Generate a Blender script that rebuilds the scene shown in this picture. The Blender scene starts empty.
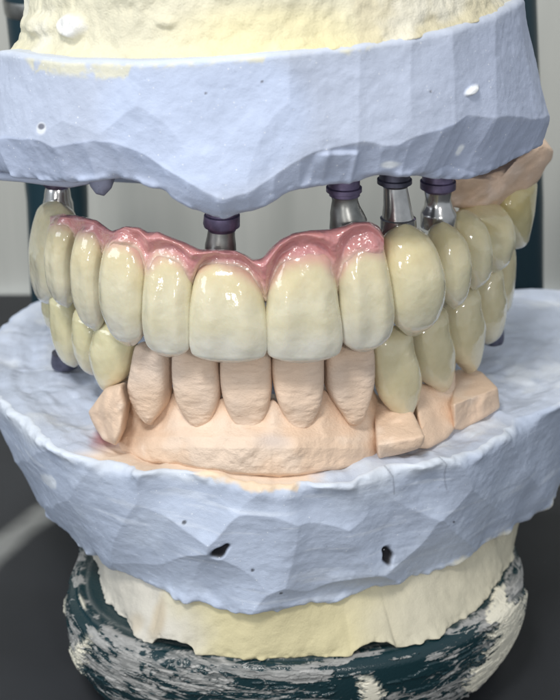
import bpy, math, random
import numpy as np
from mathutils import Vector
from mathutils.bvhtree import BVHTree

random.seed(4)
SC = bpy.context.scene
COL = SC.collection
# ------------------------------------------------------------------ camera (1 unit = 1 cm)
TH = math.radians(24.0); D = 16.0; F = 1408.0
CT, ST = math.cos(TH), math.sin(TH)
CAM = np.array([0.0, -D * CT, D * ST]); FWD = np.array([0, CT, -ST]); UP = np.array([0, ST, CT]); RT = np.array([1.0, 0, 0])
cd = bpy.data.cameras.new('camera'); cam = bpy.data.objects.new('camera', cd); COL.objects.link(cam)
cam.location = CAM; cam.rotation_euler = (math.pi / 2 - TH, 0, 0)
cd.sensor_fit = 'VERTICAL'; cd.sensor_height = 36; cd.lens = 36 * F / 700
cd.clip_start = 0.5; cd.clip_end = 400
cd.dof.use_dof = True; cd.dof.focus_distance = 16.2; cd.dof.aperture_fstop = 0.5
SC.camera = cam
# ------------------------------------------------------------------ light
w = bpy.data.worlds.new('World'); SC.world = w; w.use_nodes = True
bg = w.node_tree.nodes['Background']; bg.inputs[0].default_value = (0.86, 0.93, 1.0, 1); bg.inputs[1].default_value = 0.50
def area(name, loc, target, size, power, color, sy=None):
    l = bpy.data.lights.new(name, 'AREA'); l.energy = power; l.color = color; l.size = size
    if sy: l.shape = 'RECTANGLE'; l.size_y = sy
    o = bpy.data.objects.new(name, l); COL.objects.link(o); o.location = loc
    o.rotation_euler = (Vector(target) - Vector(loc)).to_track_quat('-Z', 'Y').to_euler(); return o
area('ceiling_lamp', (-6, -14, 24), (0, 1, 0), 5.5, 4500, (1, .97, .92))
area('window_light', (-22, -8, 9), (0, 2, -1), 12, 1500, (.86, .93, 1), 9)
area('low_glint_fill', (-7, -20, 3.0), (0, 1, 0), 1.2, 420, (1, .98, .95))  # added low source, puts glints on the middle of the teeth
area('tooth_glint_fill', (5, -20, 8), (0, 1, 0), 1.3, 900, (1, .98, .95))  # added small source for sharp highlights on the porcelain
area('wall_fill', (0, 6, 26), (0, 20, 3), 8, 3600, (1, .98, .93))  # added fill that brightens the backdrop wall
SC.view_settings.view_transform = 'Standard'; SC.view_settings.look = 'None'
SC.view_settings.exposure = 0.15; SC.view_settings.gamma = 1
SC.render.engine = 'CYCLES'; SC.cycles.use_denoising = True; SC.cycles.max_bounces = 8

# ------------------------------------------------------------------ geometry helpers
def proj(P):
    P = np.asarray(P, float); d = P - CAM; z = d @ FWD
    return 280 + F * d[..., 0] / z, 350 - F * (d @ UP) / z, z
def ray(px, py):
    px = np.asarray(px, float); py = np.asarray(py, float)
    return FWD + np.multiply.outer((px - 280) / F, RT) + np.multiply.outer((350 - py) / F, UP)
def atY(px, py, y):
    r = ray(px, py); t = (np.asarray(y) - CAM[1]) / r[..., 1]; return CAM + r * t[..., None] if r.ndim > 1 else CAM + r * t
def atZ(px, py, z):
    r = ray(px, py); t = (np.asarray(z) - CAM[2]) / r[..., 2]; return CAM + r * t[..., None] if r.ndim > 1 else CAM + r * t
def _h(ix, iy, iz, seed):
    n = (ix.astype(np.int64) * 374761393 + iy.astype(np.int64) * 668265263 + iz.astype(np.int64) * 2147483647 + seed * 974711) & 0xffffffff
    n = ((n ^ (n >> 13)) * 1274126177) & 0xffffffff; n = ((n ^ (n >> 16)) * 2246822519) & 0xffffffff
    return ((n ^ (n >> 15)) & 0xffffff) / float(0xffffff)
def vnoise(P, seed=0):
    P = np.asarray(P, float); i = np.floor(P).astype(np.int64); f = P - i; f = f * f * (3 - 2 * f); r = 0
    for a in (0, 1):
        for b in (0, 1):
            for c in (0, 1):
                wgt = (f[..., 0] if a else 1 - f[..., 0]) * (f[..., 1] if b else 1 - f[..., 1]) * (f[..., 2] if c else 1 - f[..., 2])
                r = r + wgt * _h(i[..., 0] + a, i[..., 1] + b, i[..., 2] + c, seed)
    return r * 2 - 1
def fbm(P, sc=1.0, octv=4, seed=0, gain=.5):
    P = np.asarray(P, float) * sc; s = 0; a = 1
    for k in range(octv):
        s = s + a * vnoise(P, seed + k * 17); P = P * 2.03 + 11.3; a *= gain
    return s
def sst(a, b, x):
    t = np.clip((x - a) / (b - a), 0, 1); return t * t * (3 - 2 * t)
def lerpc(pts):
    a = np.array(sorted(pts), float)
    return lambda x: np.interp(x, a[:, 0], a[:, 1])
def smoothc(pts, n=9):
    """piecewise curve through the points, softened"""
    a = np.array(sorted(pts), float); xs = np.arange(a[0, 0], a[-1, 0] + 1); ys = np.interp(xs, a[:, 0], a[:, 1])
    k = np.hanning(n + 2)[1:-1]; k /= k.sum(); yp = np.pad(ys, n // 2, mode='edge'); ys = np.convolve(yp, k, 'valid')[:len(xs)]
    return lambda x: np.interp(x, xs, ys)
def ell(px, py, cx, cy, rx, ry, soft=.35, ang=0):
    dx, dy = px - cx, py - cy; c, s = math.cos(ang), math.sin(ang); u = (dx * c + dy * s) / rx; v = (-dx * s + dy * c) / ry
    return 1 - sst(1 - soft, 1 + soft, np.sqrt(u * u + v * v))
def pdist(px, py, pts):
    d = 1e9
    for (x0, y0), (x1, y1) in zip(pts[:-1], pts[1:]):
        vx, vy = x1 - x0, y1 - y0; u = np.clip(((px - x0) * vx + (py - y0) * vy) / (vx * vx + vy * vy), 0, 1); d = np.minimum(d, np.hypot(px - x0 - u * vx, py - y0 - u * vy))
    return d
def mixc(c, c2, m):
    m = np.clip(m, 0, 1)[..., None]; return c * (1 - m) + np.asarray(c2, float) * m

def mk(name, V, Fc, mat, parent=None, col=None, smooth=True):
    me = bpy.data.meshes.new(name); me.from_pydata(np.asarray(V).tolist(), [], Fc); me.update()
    if smooth: me.polygons.foreach_set('use_smooth', [True] * len(me.polygons))
    if col is not None:
        a = me.color_attributes.new('Col', 'FLOAT_COLOR', 'POINT'); c = np.ones((len(V), 4)); c[:, :3] = col; a.data.foreach_set('color', c.ravel())
    me.materials.append(mat)
    o = bpy.data.objects.new(name, me); COL.objects.link(o)
    if parent:
        o.parent = parent; o.matrix_parent_inverse = parent.matrix_world.inverted()
        me_t = Vector(parent_world(parent)); o.matrix_parent_inverse.identity(); o.location = -me_t
    return o
def parent_world(p):
    v = Vector(p.location)
    while p.parent: p = p.parent; v += p.location
    return v
def thing(name, label, cat, loc, group=None):
    o = bpy.data.objects.new(name, None); COL.objects.link(o); o.empty_display_size = .2; o.location = loc; o['label'] = label; o['category'] = cat
    if group: o['group'] = group
    return o
def tag(o, label, cat, group=None):
    o['label'] = label; o['category'] = cat
    if group: o['group'] = group
def gridfaces(n, m, off=0, closed=False):
    """rows n, columns m"""
    Fc = []
    for i in range(n - 1):
        for j in range(m if closed else m - 1):
            k = (j + 1) % m; Fc.append((off + i * m + j, off + i * m + k, off + (i + 1) * m + k, off + (i + 1) * m + j))
    return Fc

# ------------------------------------------------------------------ materials
def nt(name):
    m = bpy.data.materials.new(name); m.use_nodes = True; t = m.node_tree; return m, t, t.nodes['Principled BSDF']
def N(t, kind, **kw):
    n = t.nodes.new(kind)
    for k, v in kw.items():
        if isinstance(k, str) and k in n.inputs: n.inputs[k].default_value = v
        else: setattr(n, k, v)
    return n
def mixrgb(t, mode, fac, a, b):
    n = t.nodes.new('ShaderNodeMix'); n.data_type = 'RGBA'; n.blend_type = mode
    for i, v in ((0, fac), (6, a), (7, b)):
        if hasattr(v, 'is_linked') or hasattr(v, 'links'): t.links.new(v, n.inputs[i])
        else: n.inputs[i].default_value = v
    return n.outputs[2]
def ramp(t, src, p0, p1, c0=(0, 0, 0, 1), c1=(1, 1, 1, 1)):
    r = t.nodes.new('ShaderNodeValToRGB'); t.links.new(src, r.inputs[0]); e = r.color_ramp.elements
    e[0].position = p0; e[1].position = p1; e[0].color = c0; e[1].color = c1; return r.outputs[0]
def plaster(name, rough=.75, var=.12, bump=.25, speck=.5, stretch=(1, 1, 1), fine=60, spec=.3):
    m, t, b = nt(name); L = t.links
    at = N(t, 'ShaderNodeAttribute', attribute_name='Col'); tc = N(t, 'ShaderNodeTexCoord')
    mp = t.nodes.new('ShaderNodeMapping'); mp.inputs['Scale'].default_value = stretch; L.new(tc.outputs['Object'], mp.inputs[0])
    n1 = N(t, 'ShaderNodeTexNoise', Scale=1.7, Detail=6.0, Roughness=.6); L.new(mp.outputs[0], n1.inputs[0])
    c = mixrgb(t, 'MULTIPLY', 1.0, at.outputs[0], ramp(t, n1.outputs[0], .3, .7, (1 - var, 1 - var, 1 - var, 1), (1 + var * .4,) * 3 + (1,)))
    # fine pale specks and dark pinholes in the stone
    n2 = N(t, 'ShaderNodeTexVoronoi', Scale=12.0); L.new(tc.outputs['Object'], n2.inputs[0])
    n3 = N(t, 'ShaderNodeTexNoise', Scale=3.0); L.new(tc.outputs['Object'], n3.inputs[0])
    sp = ramp(t, n2.outputs[0], .07, .12, (1, 1, 1, 1), (0, 0, 0, 1))
    mm = N(t, 'ShaderNodeMath', operation='MULTIPLY'); L.new(sp, mm.inputs[0]); L.new(ramp(t, n3.outputs[0], .38, .56), mm.inputs[1])
    ms = N(t, 'ShaderNodeMath', operation='MULTIPLY'); L.new(mm.outputs[0], ms.inputs[0]); ms.inputs[1].default_value = speck
    c = mixrgb(t, 'MIX', ms.outputs[0], c, (.85, .87, .9, 1))
    n4 = N(t, 'ShaderNodeTexVoronoi', Scale=5.3); L.new(tc.outputs['Object'], n4.inputs[0])
    dk = ramp(t, n4.outputs[0], .03, .055, (1, 1, 1, 1), (0, 0, 0, 1))
    md = N(t, 'ShaderNodeMath', operation='MULTIPLY'); L.new(dk, md.inputs[0]); md.inputs[1].default_value = .35 * (speck > 0)
    c = mixrgb(t, 'MIX', md.outputs[0], c, (.18, .19, .24, 1))
    L.new(c, b.inputs['Base Color']); b.inputs['Roughness'].default_value = rough; b.inputs['Specular IOR Level'].default_value = spec
    n5 = N(t, 'ShaderNodeTexNoise', Scale=float(fine), Detail=4.0, Roughness=.65); L.new(mp.outputs[0], n5.inputs[0])
    n6 = N(t, 'ShaderNodeTexNoise', Scale=fine / 6.0, Detail=5.0, Roughness=.6); L.new(mp.outputs[0], n6.inputs[0])
    ad = N(t, 'ShaderNodeMath', operation='ADD'); L.new(n5.outputs[0], ad.inputs[0]); L.new(n6.outputs[0], ad.inputs[1])
    sb = N(t, 'ShaderNodeMath', operation='SUBTRACT'); L.new(ad.outputs[0], sb.inputs[0]); L.new(md.outputs[0], sb.inputs[1])
    bp = N(t, 'ShaderNodeBump', Strength=bump, Distance=.03); L.new(sb.outputs[0], bp.inputs['Height']); L.new(bp.outputs[0], b.inputs['Normal'])
    return m
M_blue = plaster('blue_die_stone', .62, .10, .22, .75)
M_blue2 = plaster('blue_die_stone_brushed', .5, .16, .28, .6, (1, 1, 1.6))
M_yel = plaster('cream_mounting_plaster', .85, .10, .55, 0, fine=42)
M_yel2 = plaster('cream_mounting_plaster_smooth', .7, .10, .3, 0, fine=40)
M_pink = plaster('flesh_gypsum', .6, .10, .45, 0, (1, 1, 1.8), fine=34)
M_white = plaster('white_plaster_chip', .7, .05, .4, 0)

def porcelain(name, rough=.14, sss=.35, bump=.23, coat=.6):
    m, t, b = nt(name); L = t.links
    at = N(t, 'ShaderNodeAttribute', attribute_name='Col'); tc = N(t, 'ShaderNodeTexCoord')
    n1 = N(t, 'ShaderNodeTexNoise', Scale=4.5, Detail=4.0, Roughness=.6); L.new(tc.outputs['Object'], n1.inputs[0])
    c = mixrgb(t, 'MULTIPLY', 1.0, at.outputs[0], ramp(t, n1.outputs[0], .3, .7, (.93, .92, .88, 1), (1.03, 1.03, 1.05, 1)))
    L.new(c, b.inputs['Base Color'])
    b.inputs['Roughness'].default_value = rough
    b.inputs['Subsurface Weight'].default_value = sss; b.inputs['Subsurface Radius'].default_value = (1, .7, .45); b.inputs['Subsurface Scale'].default_value = .12
    b.inputs['Coat Weight'].default_value = coat; b.inputs['Coat Roughness'].default_value = .04; b.inputs['IOR'].default_value = 1.5
    n2 = N(t, 'ShaderNodeTexNoise', Scale=5.5, Detail=3.0, Roughness=.55); L.new(tc.outputs['Object'], n2.inputs[0])
    n3 = N(t, 'ShaderNodeTexVoronoi', Scale=11.0, feature='SMOOTH_F1'); L.new(tc.outputs['Object'], n3.inputs[0])
    ad = N(t, 'ShaderNodeMath', operation='MULTIPLY_ADD'); L.new(n3.outputs[0], ad.inputs[0]); ad.inputs[1].default_value = .22; L.new(n2.outputs[0], ad.inputs[2])
    bp = N(t, 'ShaderNodeBump', Strength=bump, Distance=.05); L.new(ad.outputs[0], bp.inputs['Height']); L.new(bp.outputs[0], b.inputs['Normal']); L.new(bp.outputs[0], b.inputs['Coat Normal'])
    return m
M_tooth = porcelain('glazed_porcelain')
M_gum = porcelain('pink_gum_porcelain', .2, .3, .55)

def metal(name, c, rough=.22, var=.5):
    m, t, b = nt(name); L = t.links; tc = N(t, 'ShaderNodeTexCoord')
    n1 = N(t, 'ShaderNodeTexNoise', Scale=5.0, Detail=5.0); L.new(tc.outputs['Object'], n1.inputs[0])
    L.new(ramp(t, n1.outputs[0], .35, .7, tuple(x * var for x in c) + (1,), c + (1,)), b.inputs['Base Color'])
    b.inputs['Metallic'].default_value = .9; b.inputs['Roughness'].default_value = rough
    bp = N(t, 'ShaderNodeBump', Strength=.15, Distance=.02); L.new(n1.outputs[0], bp.inputs['Height']); L.new(bp.outputs[0], b.inputs['Normal'])
    return m
M_steel = metal('polished_titanium', (.62, .61, .6), .2, .7)
M_steel2 = metal('worn_titanium', (.42, .42, .40), .38, .55)
M_purple = metal('anodised_violet', (.30, .25, .40), .42, .45)
M_black = metal('dark_collar', (.20, .20, .27), .45, .5)

# ------------------------------------------------------------------ solids
CX, CY = 0.0, 3.0
def polar(pts, n=721, smooth=5):
    """closed plan outline -> radius as a function of the angle around (CX, CY)"""
    p = np.array(pts, float) - (CX, CY); a = np.arctan2(p[:, 1], p[:, 0]); r = np.hypot(p[:, 0], p[:, 1]); o = np.argsort(a); a, r = a[o], r[o]
    aa = np.concatenate([a - 2 * np.pi, a, a + 2 * np.pi]); rr = np.tile(r, 3); g = np.linspace(-np.pi, np.pi, n)
    v = np.interp(g, aa, rr); k = np.hanning(smooth * 4 + 3)[1:-1]; k /= k.sum(); h = len(k) // 2
    v = np.convolve(np.concatenate([v[-h - 1:-1], v, v[1:h + 1]]), k, 'valid')
    return lambda x: np.interp((x + np.pi) % (2 * np.pi) - np.pi, g, v)
def columns(nf, nb):
    f = np.linspace(math.radians(-200), math.radians(20), nf, endpoint=False); b = np.linspace(math.radians(20), math.radians(160), nb, endpoint=False)
    return np.concatenate([f, b])
def solvez(x, y, curve, lo, hi):
    lo = np.full(x.shape, float(lo)); hi = np.full(x.shape, float(hi))
    for _ in range(40):
        m = (lo + hi) / 2; px, py, _z = proj(np.stack([x, y, m], -1)); g = py - curve(px) > 0
        lo = np.where(g, m, lo); hi = np.where(g, hi, m)
    return (lo + hi) / 2
def puck(name, mat, parent, rB, rT, zb, zt, rows, disp, color, phi, rnd=.06, caps=26, capz=None, botcaps=4, cap_in=.05, ease=None):
    M = len(phi); t = np.linspace(0, 1, rows)
    # rows are denser near both rims
    t = .5 - .5 * np.cos(np.pi * t) * (.5 + .5 * np.abs(np.cos(np.pi * t))) if rows > 30 else t
    t = np.clip(t, 0, 1); t[0] = 0; t[-1] = 1
    zb_ = np.broadcast_to(zb, (M,)); zt_ = np.broadcast_to(zt, (M,)); T = t[:, None]
    e = ease(T) if ease else T
    R = rB(phi)[None] * (1 - e) + rT(phi)[None] * e; Z = zb_[None] * (1 - T) + zt_[None] * T
    P = np.stack([CX + R * np.cos(phi), CY + R * np.sin(phi), Z], -1)
    H = (zt_ - zb_)[None]; dt = np.minimum(1, (1 - T) * H / rnd); db = np.minimum(1, T * H / rnd)
    off = -rnd * (1 - np.sqrt(1 - (1 - dt) ** 2)) - rnd * (1 - np.sqrt(1 - (1 - db) ** 2))
    px, py, _ = proj(P); d = disp(px, py, P, T, phi) if disp else 0; off = off + d
    P[..., 0] += off * np.cos(phi); P[..., 1] += off * np.sin(phi)
    c = color(px, py, P, 0)
    V = [P.reshape(-1, 3)]; C = [np.broadcast_to(c, P.shape).reshape(-1, 3)]; n = rows
    top = P[-1]; rT_ = np.hypot(top[:, 0] - CX, top[:, 1] - CY)
    for k in range(1, caps + 1):
        s = 1 - (1 - cap_in) * (k / caps) ** 1.25; Q = top.copy(); Q[:, 0] = CX + (top[:, 0] - CX) * s; Q[:, 1] = CY + (top[:, 1] - CY) * s
        if capz is not None: Q[:, 2] += capz(Q, rT_ * (1 - s))
        else: Q[:, 2] = top[:, 2] * s ** .5 + top[:, 2].mean() * (1 - s ** .5)
        px, py, _ = proj(Q); V.append(Q); C.append(np.broadcast_to(color(px, py, Q, 1), Q.shape)); n += 1
    Fc = gridfaces(n, M, 0, True); Fc.append(tuple((n - 1) * M + j for j in range(M)))
    base = n * M; bot = P[0]
    for k in range(1, botcaps + 1):
        s = 1 - .9 * k / botcaps; Q = bot.copy(); Q[:, 0] = CX + (bot[:, 0] - CX) * s; Q[:, 1] = CY + (bot[:, 1] - CY) * s
        V.append(Q); C.append(np.broadcast_to(C[0][:M], Q.shape))
        a0 = 0 if k == 1 else base + (k - 2) * M; b0 = base + (k - 1) * M
        for j in range(M):
            q = (j + 1) % M; Fc.append((a0 + q, a0 + j, b0 + j, b0 + q))
    b0 = base + (botcaps - 1) * M; Fc.append(tuple(b0 + j for j in reversed(range(M))))
    return mk(name, np.concatenate(V), Fc, mat, parent, np.concatenate(C))

def loft(name, rows, y0, yaw, mat, parent, color, ratio=(.6, .75, .35), n=2.5, curv=.12, nr=60, nc=72, disp=None, rt=.12, rb=.06, lean=0, ct=.12, cb=.14, blunt=True):
    """tooth-like body: rows = (py, xl, xr) traced on the picture, placed at facial depth y0 and turned by yaw degrees"""
    a = np.array(rows, float); yaw = math.radians(yaw); t = np.linspace(0, 1, nr)
    for e0, e1 in ((0, 1), (-1, -2)) if blunt else ():       # blunt ends: the closing curve below rounds them
        w0, w1 = a[e0, 2] - a[e0, 1], a[e1, 2] - a[e1, 1]
        if w0 < .74 * w1: m0 = (a[e0, 1] + a[e0, 2]) / 2; a[e0, 1:] = m0 - .37 * w1, m0 + .37 * w1
    t = .5 - .5 * np.cos(np.pi * t); pyr = a[0, 0] + t * (a[-1, 0] - a[0, 0])
    # smooth interpolation of both silhouettes
    def cr(col):
        xs, ys = a[:, 0], a[:, col]; m = np.gradient(ys, xs); i = np.clip(np.searchsorted(xs, pyr, 'right') - 1, 0, len(xs) - 2)
        h = xs[i + 1] - xs[i]; u = (pyr - xs[i]) / h
        return (2 * u**3 - 3 * u**2 + 1) * ys[i] + (u**3 - 2 * u**2 + u) * h * m[i] + (-2 * u**3 + 3 * u**2) * ys[i + 1] + (u**3 - u**2) * h * m[i + 1]
    xl, xr = cr(1), cr(2); xc = (xl + xr) / 2
    rat = np.interp(t, np.linspace(0, 1, len(ratio)), ratio); pe = n / (n - 1)
    view = np.arctan2((xc - 280) / F, CT); rel = yaw - view
    _, _, sl = proj(atY(xc, pyr, np.full(nr, y0 + .3)))
    W = (xr - xl + 1.6) / 2 * sl / F
    Wr = W.max(); bb = rat * Wr    # labio-lingual half depth follows the widest part
    hfac = lambda A: ((A * np.abs(np.cos(rel)))**pe + (bb * np.abs(np.sin(rel)))**pe)**(1 / pe)
    lo = np.zeros(nr) + .01; hi = np.full(nr, 3.0)
    for _ in range(30):
        mdl = (lo + hi) / 2; g = hfac(mdl) < W; lo = np.where(g, mdl, lo); hi = np.where(g, hi, mdl)
    A = (lo + hi) / 2; A = np.maximum(A, W * .35)
    sc = np.minimum(1, W / hfac(A)); bb = bb * sc
    k = np.hanning(9)[1:-1]; k /= k.sum(); A = np.convolve(np.pad(A, 3, mode='edge'), k, 'valid'); bb = np.convolve(np.pad(bb, 3, mode='edge'), k, 'valid')
    hgt = abs(a[-1, 0] - a[0, 0]) * sl.mean() / F
    dT, dB = t * hgt, (1 - t) * hgt
    rnd = lambda d, r: r * (1 - np.sqrt(np.clip(1 - (1 - np.clip(d / r, 0, 1))**2, 0, 1)))
    ins = rnd(dT, rt) + rnd(dB, rb)
    cl = lambda d, q: (1 - (1 - np.clip(d / q, 0, 1))**2.4)**(1 / 2.4)
    A2 = np.maximum(A * cl(t, ct) * cl(1 - t, cb), .012); B2 = np.maximum(bb - ins, .012) * np.minimum(1, cl(t, ct * .5) * cl(1 - t, cb * .5) + .02)
    fac = y0 + curv * (t - .38)**2 * 4 + lean * (t - .5)
    yc = fac + bb * math.cos(yaw)
    sh = B2 * abs(math.cos(yaw)) * ST * F / sl * np.interp(t, [0, .45, 1], [-1, 0, 1])
    cen = atY(xc, pyr - sh, yc)
    th = np.linspace(0, 2 * np.pi, nc, endpoint=False); cs, sn = np.cos(th), np.sin(th)
    ex = np.sign(cs) * np.abs(cs)**(2 / n); ey = np.sign(sn) * np.abs(sn)**(2 / n)
    lx = A2[:, None] * ex[None]; ly = B2[:, None] * ey[None]
    cy, sy = math.cos(yaw), math.sin(yaw)
    if disp is not None:
        fr = np.clip(-ey, 0, 1)[None]; dd = disp(ex[None] * np.ones_like(lx), t[:, None] * np.ones_like(lx), cen) * fr; ly = ly - dd
    P = np.zeros((nr, nc, 3)); P[..., 0] = cen[:, None, 0] + lx * cy - ly * sy; P[..., 1] = cen[:, None, 1] + lx * sy + ly * cy; P[..., 2] = cen[:, None, 2]
    px, py, _ = proj(P); C = color(px, py, P, t[:, None] * np.ones((nr, nc)), -ey[None] * np.ones((nr, nc)))
    V = P.reshape(-1, 3); C = np.broadcast_to(C, P.shape).reshape(-1, 3)
    Fc = [f[::-1] for f in gridfaces(nr, nc, 0, True)]; Fc.append(tuple(range(nc))); Fc.append(tuple((nr - 1) * nc + j for j in reversed(range(nc))))
    return mk(name, V, Fc, mat, parent, C)

def slab(name, outline, yf, thick, mat, parent, color, bulge=.12, rr=.35, nrg=16, amp=.02, nsc=3.0, drop=.0, seed=3, ns=120):
    """chip traced as an outline, given its own depth and thickness; drop lowers the back so that the top slopes"""
    o = np.array(outline, float); o2 = np.vstack([o, o[:1]]); L = np.concatenate([[0], np.cumsum(np.hypot(*np.diff(o2, axis=0).T))])
    s = np.linspace(0, L[-1], ns, endpoint=False); O = np.stack([np.interp(s, L, o2[:, 0]), np.interp(s, L, o2[:, 1])], -1)
    k = np.array([.25, .5, .25])
    for _ in range(2): O = .25 * np.roll(O, 1, 0) + .5 * O + .25 * np.roll(O, -1, 0)
    c = O.mean(0); V = []
    for i in range(nrg):
        f = 1 - (1 - i / nrg)**1.0; q = 1 - i / nrg   # q: 1 at the edge
        R = c + (O - c) * q; dome = bulge * np.sqrt(max(0, 1 - max(0, (q - (1 - rr)) / rr)**2)); P = atY(R[:, 0], R[:, 1], yf(R[:, 0], R[:, 1]) - dome); V.append(P)
    V = V[::-1]
    ctr = atY(c[0], c[1], float(yf(c[0], c[1])) - bulge)
    back = []
    for q, dy in ((1.0, thick * .5), (.97, thick), (.4, thick)):
        P = V[-1].copy() if True else None; m = V[-1].mean(0); P = m + (V[-1] - m) * q; P[:, 1] += dy + bulge; P[:, 2] -= drop * dy / thick; back.append(P)
    A = V + back; n = len(A); VV = np.concatenate(A + [ctr[None]])
    d = fbm(VV, nsc, 4, seed) * amp; VV[:, 1] -= d; VV[:, 2] += d * .4
    Fc = gridfaces(n, ns, 0, True); ci = n * ns
    for j in range(ns): Fc.append((ci, (j + 1) % ns, j))
    Fc.append(tuple((n - 1) * ns + j for j in range(ns)))
    Fc = [f[::-1] for f in Fc] if signed(O) < 0 else Fc
    px, py, _ = proj(VV); C = np.broadcast_to(color(px, py, VV), VV.shape)
    return mk(name, VV, Fc, mat, parent, C)
def signed(O): return np.sum(O[:, 0] * np.roll(O[:, 1], -1) - O[:, 1] * np.roll(O[:, 0], -1))

def sheet(name, G, th, mat, parent, C, endpull=None):
    """closed solid: front grid G (rows x cols x 3) with its back th behind"""
    n, m = G.shape[:2]; th = np.asarray(th, float); ctr = G.reshape(-1, 3).mean(0)
    B = G + th; V = np.concatenate([G.reshape(-1, 3), B.reshape(-1, 3)]); o = n * m
    Fc = gridfaces(n, m); Fc += [tuple(o + i for i in f[::-1]) for f in gridfaces(n, m)]
    for j in range(m - 1):
        Fc.append((j + 1, j, o + j, o + j + 1)); a = (n - 1) * m; Fc.append((a + j, a + j + 1, o + a + j + 1, o + a + j))
    for i in range(n - 1):
        Fc.append((i * m, (i + 1) * m, o + (i + 1) * m, o + i * m)); a = m - 1; Fc.append(((i + 1) * m + a, i * m + a, o + i * m + a, o + (i + 1) * m + a))
    return mk(name, V, Fc, mat, parent, np.concatenate([C.reshape(-1, 3)] * 2))

def turned(name, rows, y, mat, parent, nc=48, sub=3):
    """turned part: rows = (py, xl, xr) at axis depth y"""
    a = np.array(rows, float); V = []
    for py, xl, xr in a:
        c = atY((xl + xr) / 2, py, y); _, _, s = proj(c); r = (xr - xl) / 2 * s / F; th = np.linspace(0, 2 * np.pi, nc, endpoint=False)
        V.append(np.stack([c[0] + r * np.cos(th), c[1] + r * np.sin(th), np.full(nc, c[2])], -1))
    n = len(V); Fc = [f[::-1] for f in gridfaces(n, nc, 0, True)] + [tuple(range(nc)), tuple((n - 1) * nc + j for j in reversed(range(nc)))]
    o = mk(name, np.concatenate(V), Fc, mat, parent)
    o.data.set_sharp_from_angle(angle=math.radians(40)) if hasattr(o.data, 'set_sharp_from_angle') else None
    return o

# ================================================================== the setting
def quad(name, co, mat, kind='structure'):
    me = bpy.data.meshes.new(name); me.from_pydata(co, [], [(0, 1, 2, 3)]); me.materials.append(mat)
    o = bpy.data.objects.new(name, me); COL.objects.link(o); o['kind'] = kind; return o
ZT = -5.55
m, t, b = nt('dark_bench_top'); L = t.links; tc = N(t, 'ShaderNodeTexCoord')
n1 = N(t, 'ShaderNodeTexNoise', Scale=.5, Detail=6.0); L.new(tc.outputs['Object'], n1.inputs[0])
c0 = ramp(t, n1.outputs[0], .3, .7, (.013, .0145, .018, 1), (.022, .0245, .030, 1))
# chalky wipe mark curving over the bench
sx = N(t, 'ShaderNodeSeparateXYZ'); n2 = N(t, 'ShaderNodeTexNoise', Scale=.9, Detail=5.0); L.new(tc.outputs['Object'], n2.inputs[0])
L.new(tc.outputs['Object'], sx.inputs[0])
vd = N(t, 'ShaderNodeVectorMath', operation='DISTANCE'); L.new(tc.outputs['Object'], vd.inputs[0]); pa, pb = atZ(-14., 560., ZT), atZ(50., 512., ZT); pm = (pa + pb) / 2; dv = (pb - pa) / np.linalg.norm(pb - pa); vd.inputs[1].default_value = tuple(pm + 4.5 * np.array([dv[1], -dv[0], 0]))
s1 = N(t, 'ShaderNodeMath', operation='SUBTRACT'); L.new(vd.outputs['Value'], s1.inputs[0]); s1.inputs[1].default_value = 4.55
s2 = N(t, 'ShaderNodeMath', operation='ABSOLUTE'); L.new(s1.outputs[0], s2.inputs[0])
s3 = N(t, 'ShaderNodeMath', operation='MULTIPLY_ADD'); L.new(n2.outputs[0], s3.inputs[0]); s3.inputs[1].default_value = .42; L.new(s2.outputs[0], s3.inputs[2])
mk1 = ramp(t, s3.outputs[0], .28, .6, (1, 1, 1, 1), (0, 0, 0, 1))
n3 = N(t, 'ShaderNodeTexVoronoi', Scale=3.0); L.new(tc.outputs['Object'], n3.inputs[0])
s5 = N(t, 'ShaderNodeMath', operation='LESS_THAN'); L.new(sx.outputs[0], s5.inputs[0]); s5.inputs[1].default_value = -2.4
s4 = N(t, 'ShaderNodeMath', operation='MULTIPLY'); L.new(mk1, s4.inputs[0]); L.new(s5.outputs[0], s4.inputs[1])
c1 = mixrgb(t, 'MIX', s4.outputs[0], c0, (.22, .225, .22, 1))
c1 = mixrgb(t, 'MIX', ramp(t, n3.outputs[0], .015, .03, (.5, .5, .5, 1), (0, 0, 0, 1)), c1, (.3, .3, .3, 1))
L.new(c1, b.inputs['Base Color']); b.inputs['Roughness'].default_value = .55
quad('bench_top', [(-60, -30, ZT), (60, -30, ZT), (60, 15.6, ZT), (-60, 15.6, ZT)], m)
# pale ribbed wall behind the bench
m, t, b = nt('pale_ribbed_wall'); L = t.links; tc = N(t, 'ShaderNodeTexCoord'); mp = t.nodes.new('ShaderNodeMapping'); mp.inputs['Scale'].default_value = (1, 1, .06); L.new(tc.outputs['Object'], mp.inputs[0])
n1 = N(t, 'ShaderNodeTexNoise', Scale=1.0, Detail=5.0, Roughness=.6); L.new(mp.outputs[0], n1.inputs[0])
L.new(ramp(t, n1.outputs[0], .3, .7, (.44, .45, .42, 1), (.58, .58, .54, 1)), b.inputs['Base Color']); b.inputs['Roughness'].default_value = .7
xs = np.linspace(-40, 40, 900); zs = [ZT - 1.0, ZT + 40]
V = [(x, 15.9 + .10 * math.sin(x * 2.1 + .8 * math.sin(x * .7)), z) for z in zs for x in xs]
wl = mk('wall', V, gridfaces(2, 900), m); wl['kind'] = 'structure'

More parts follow.
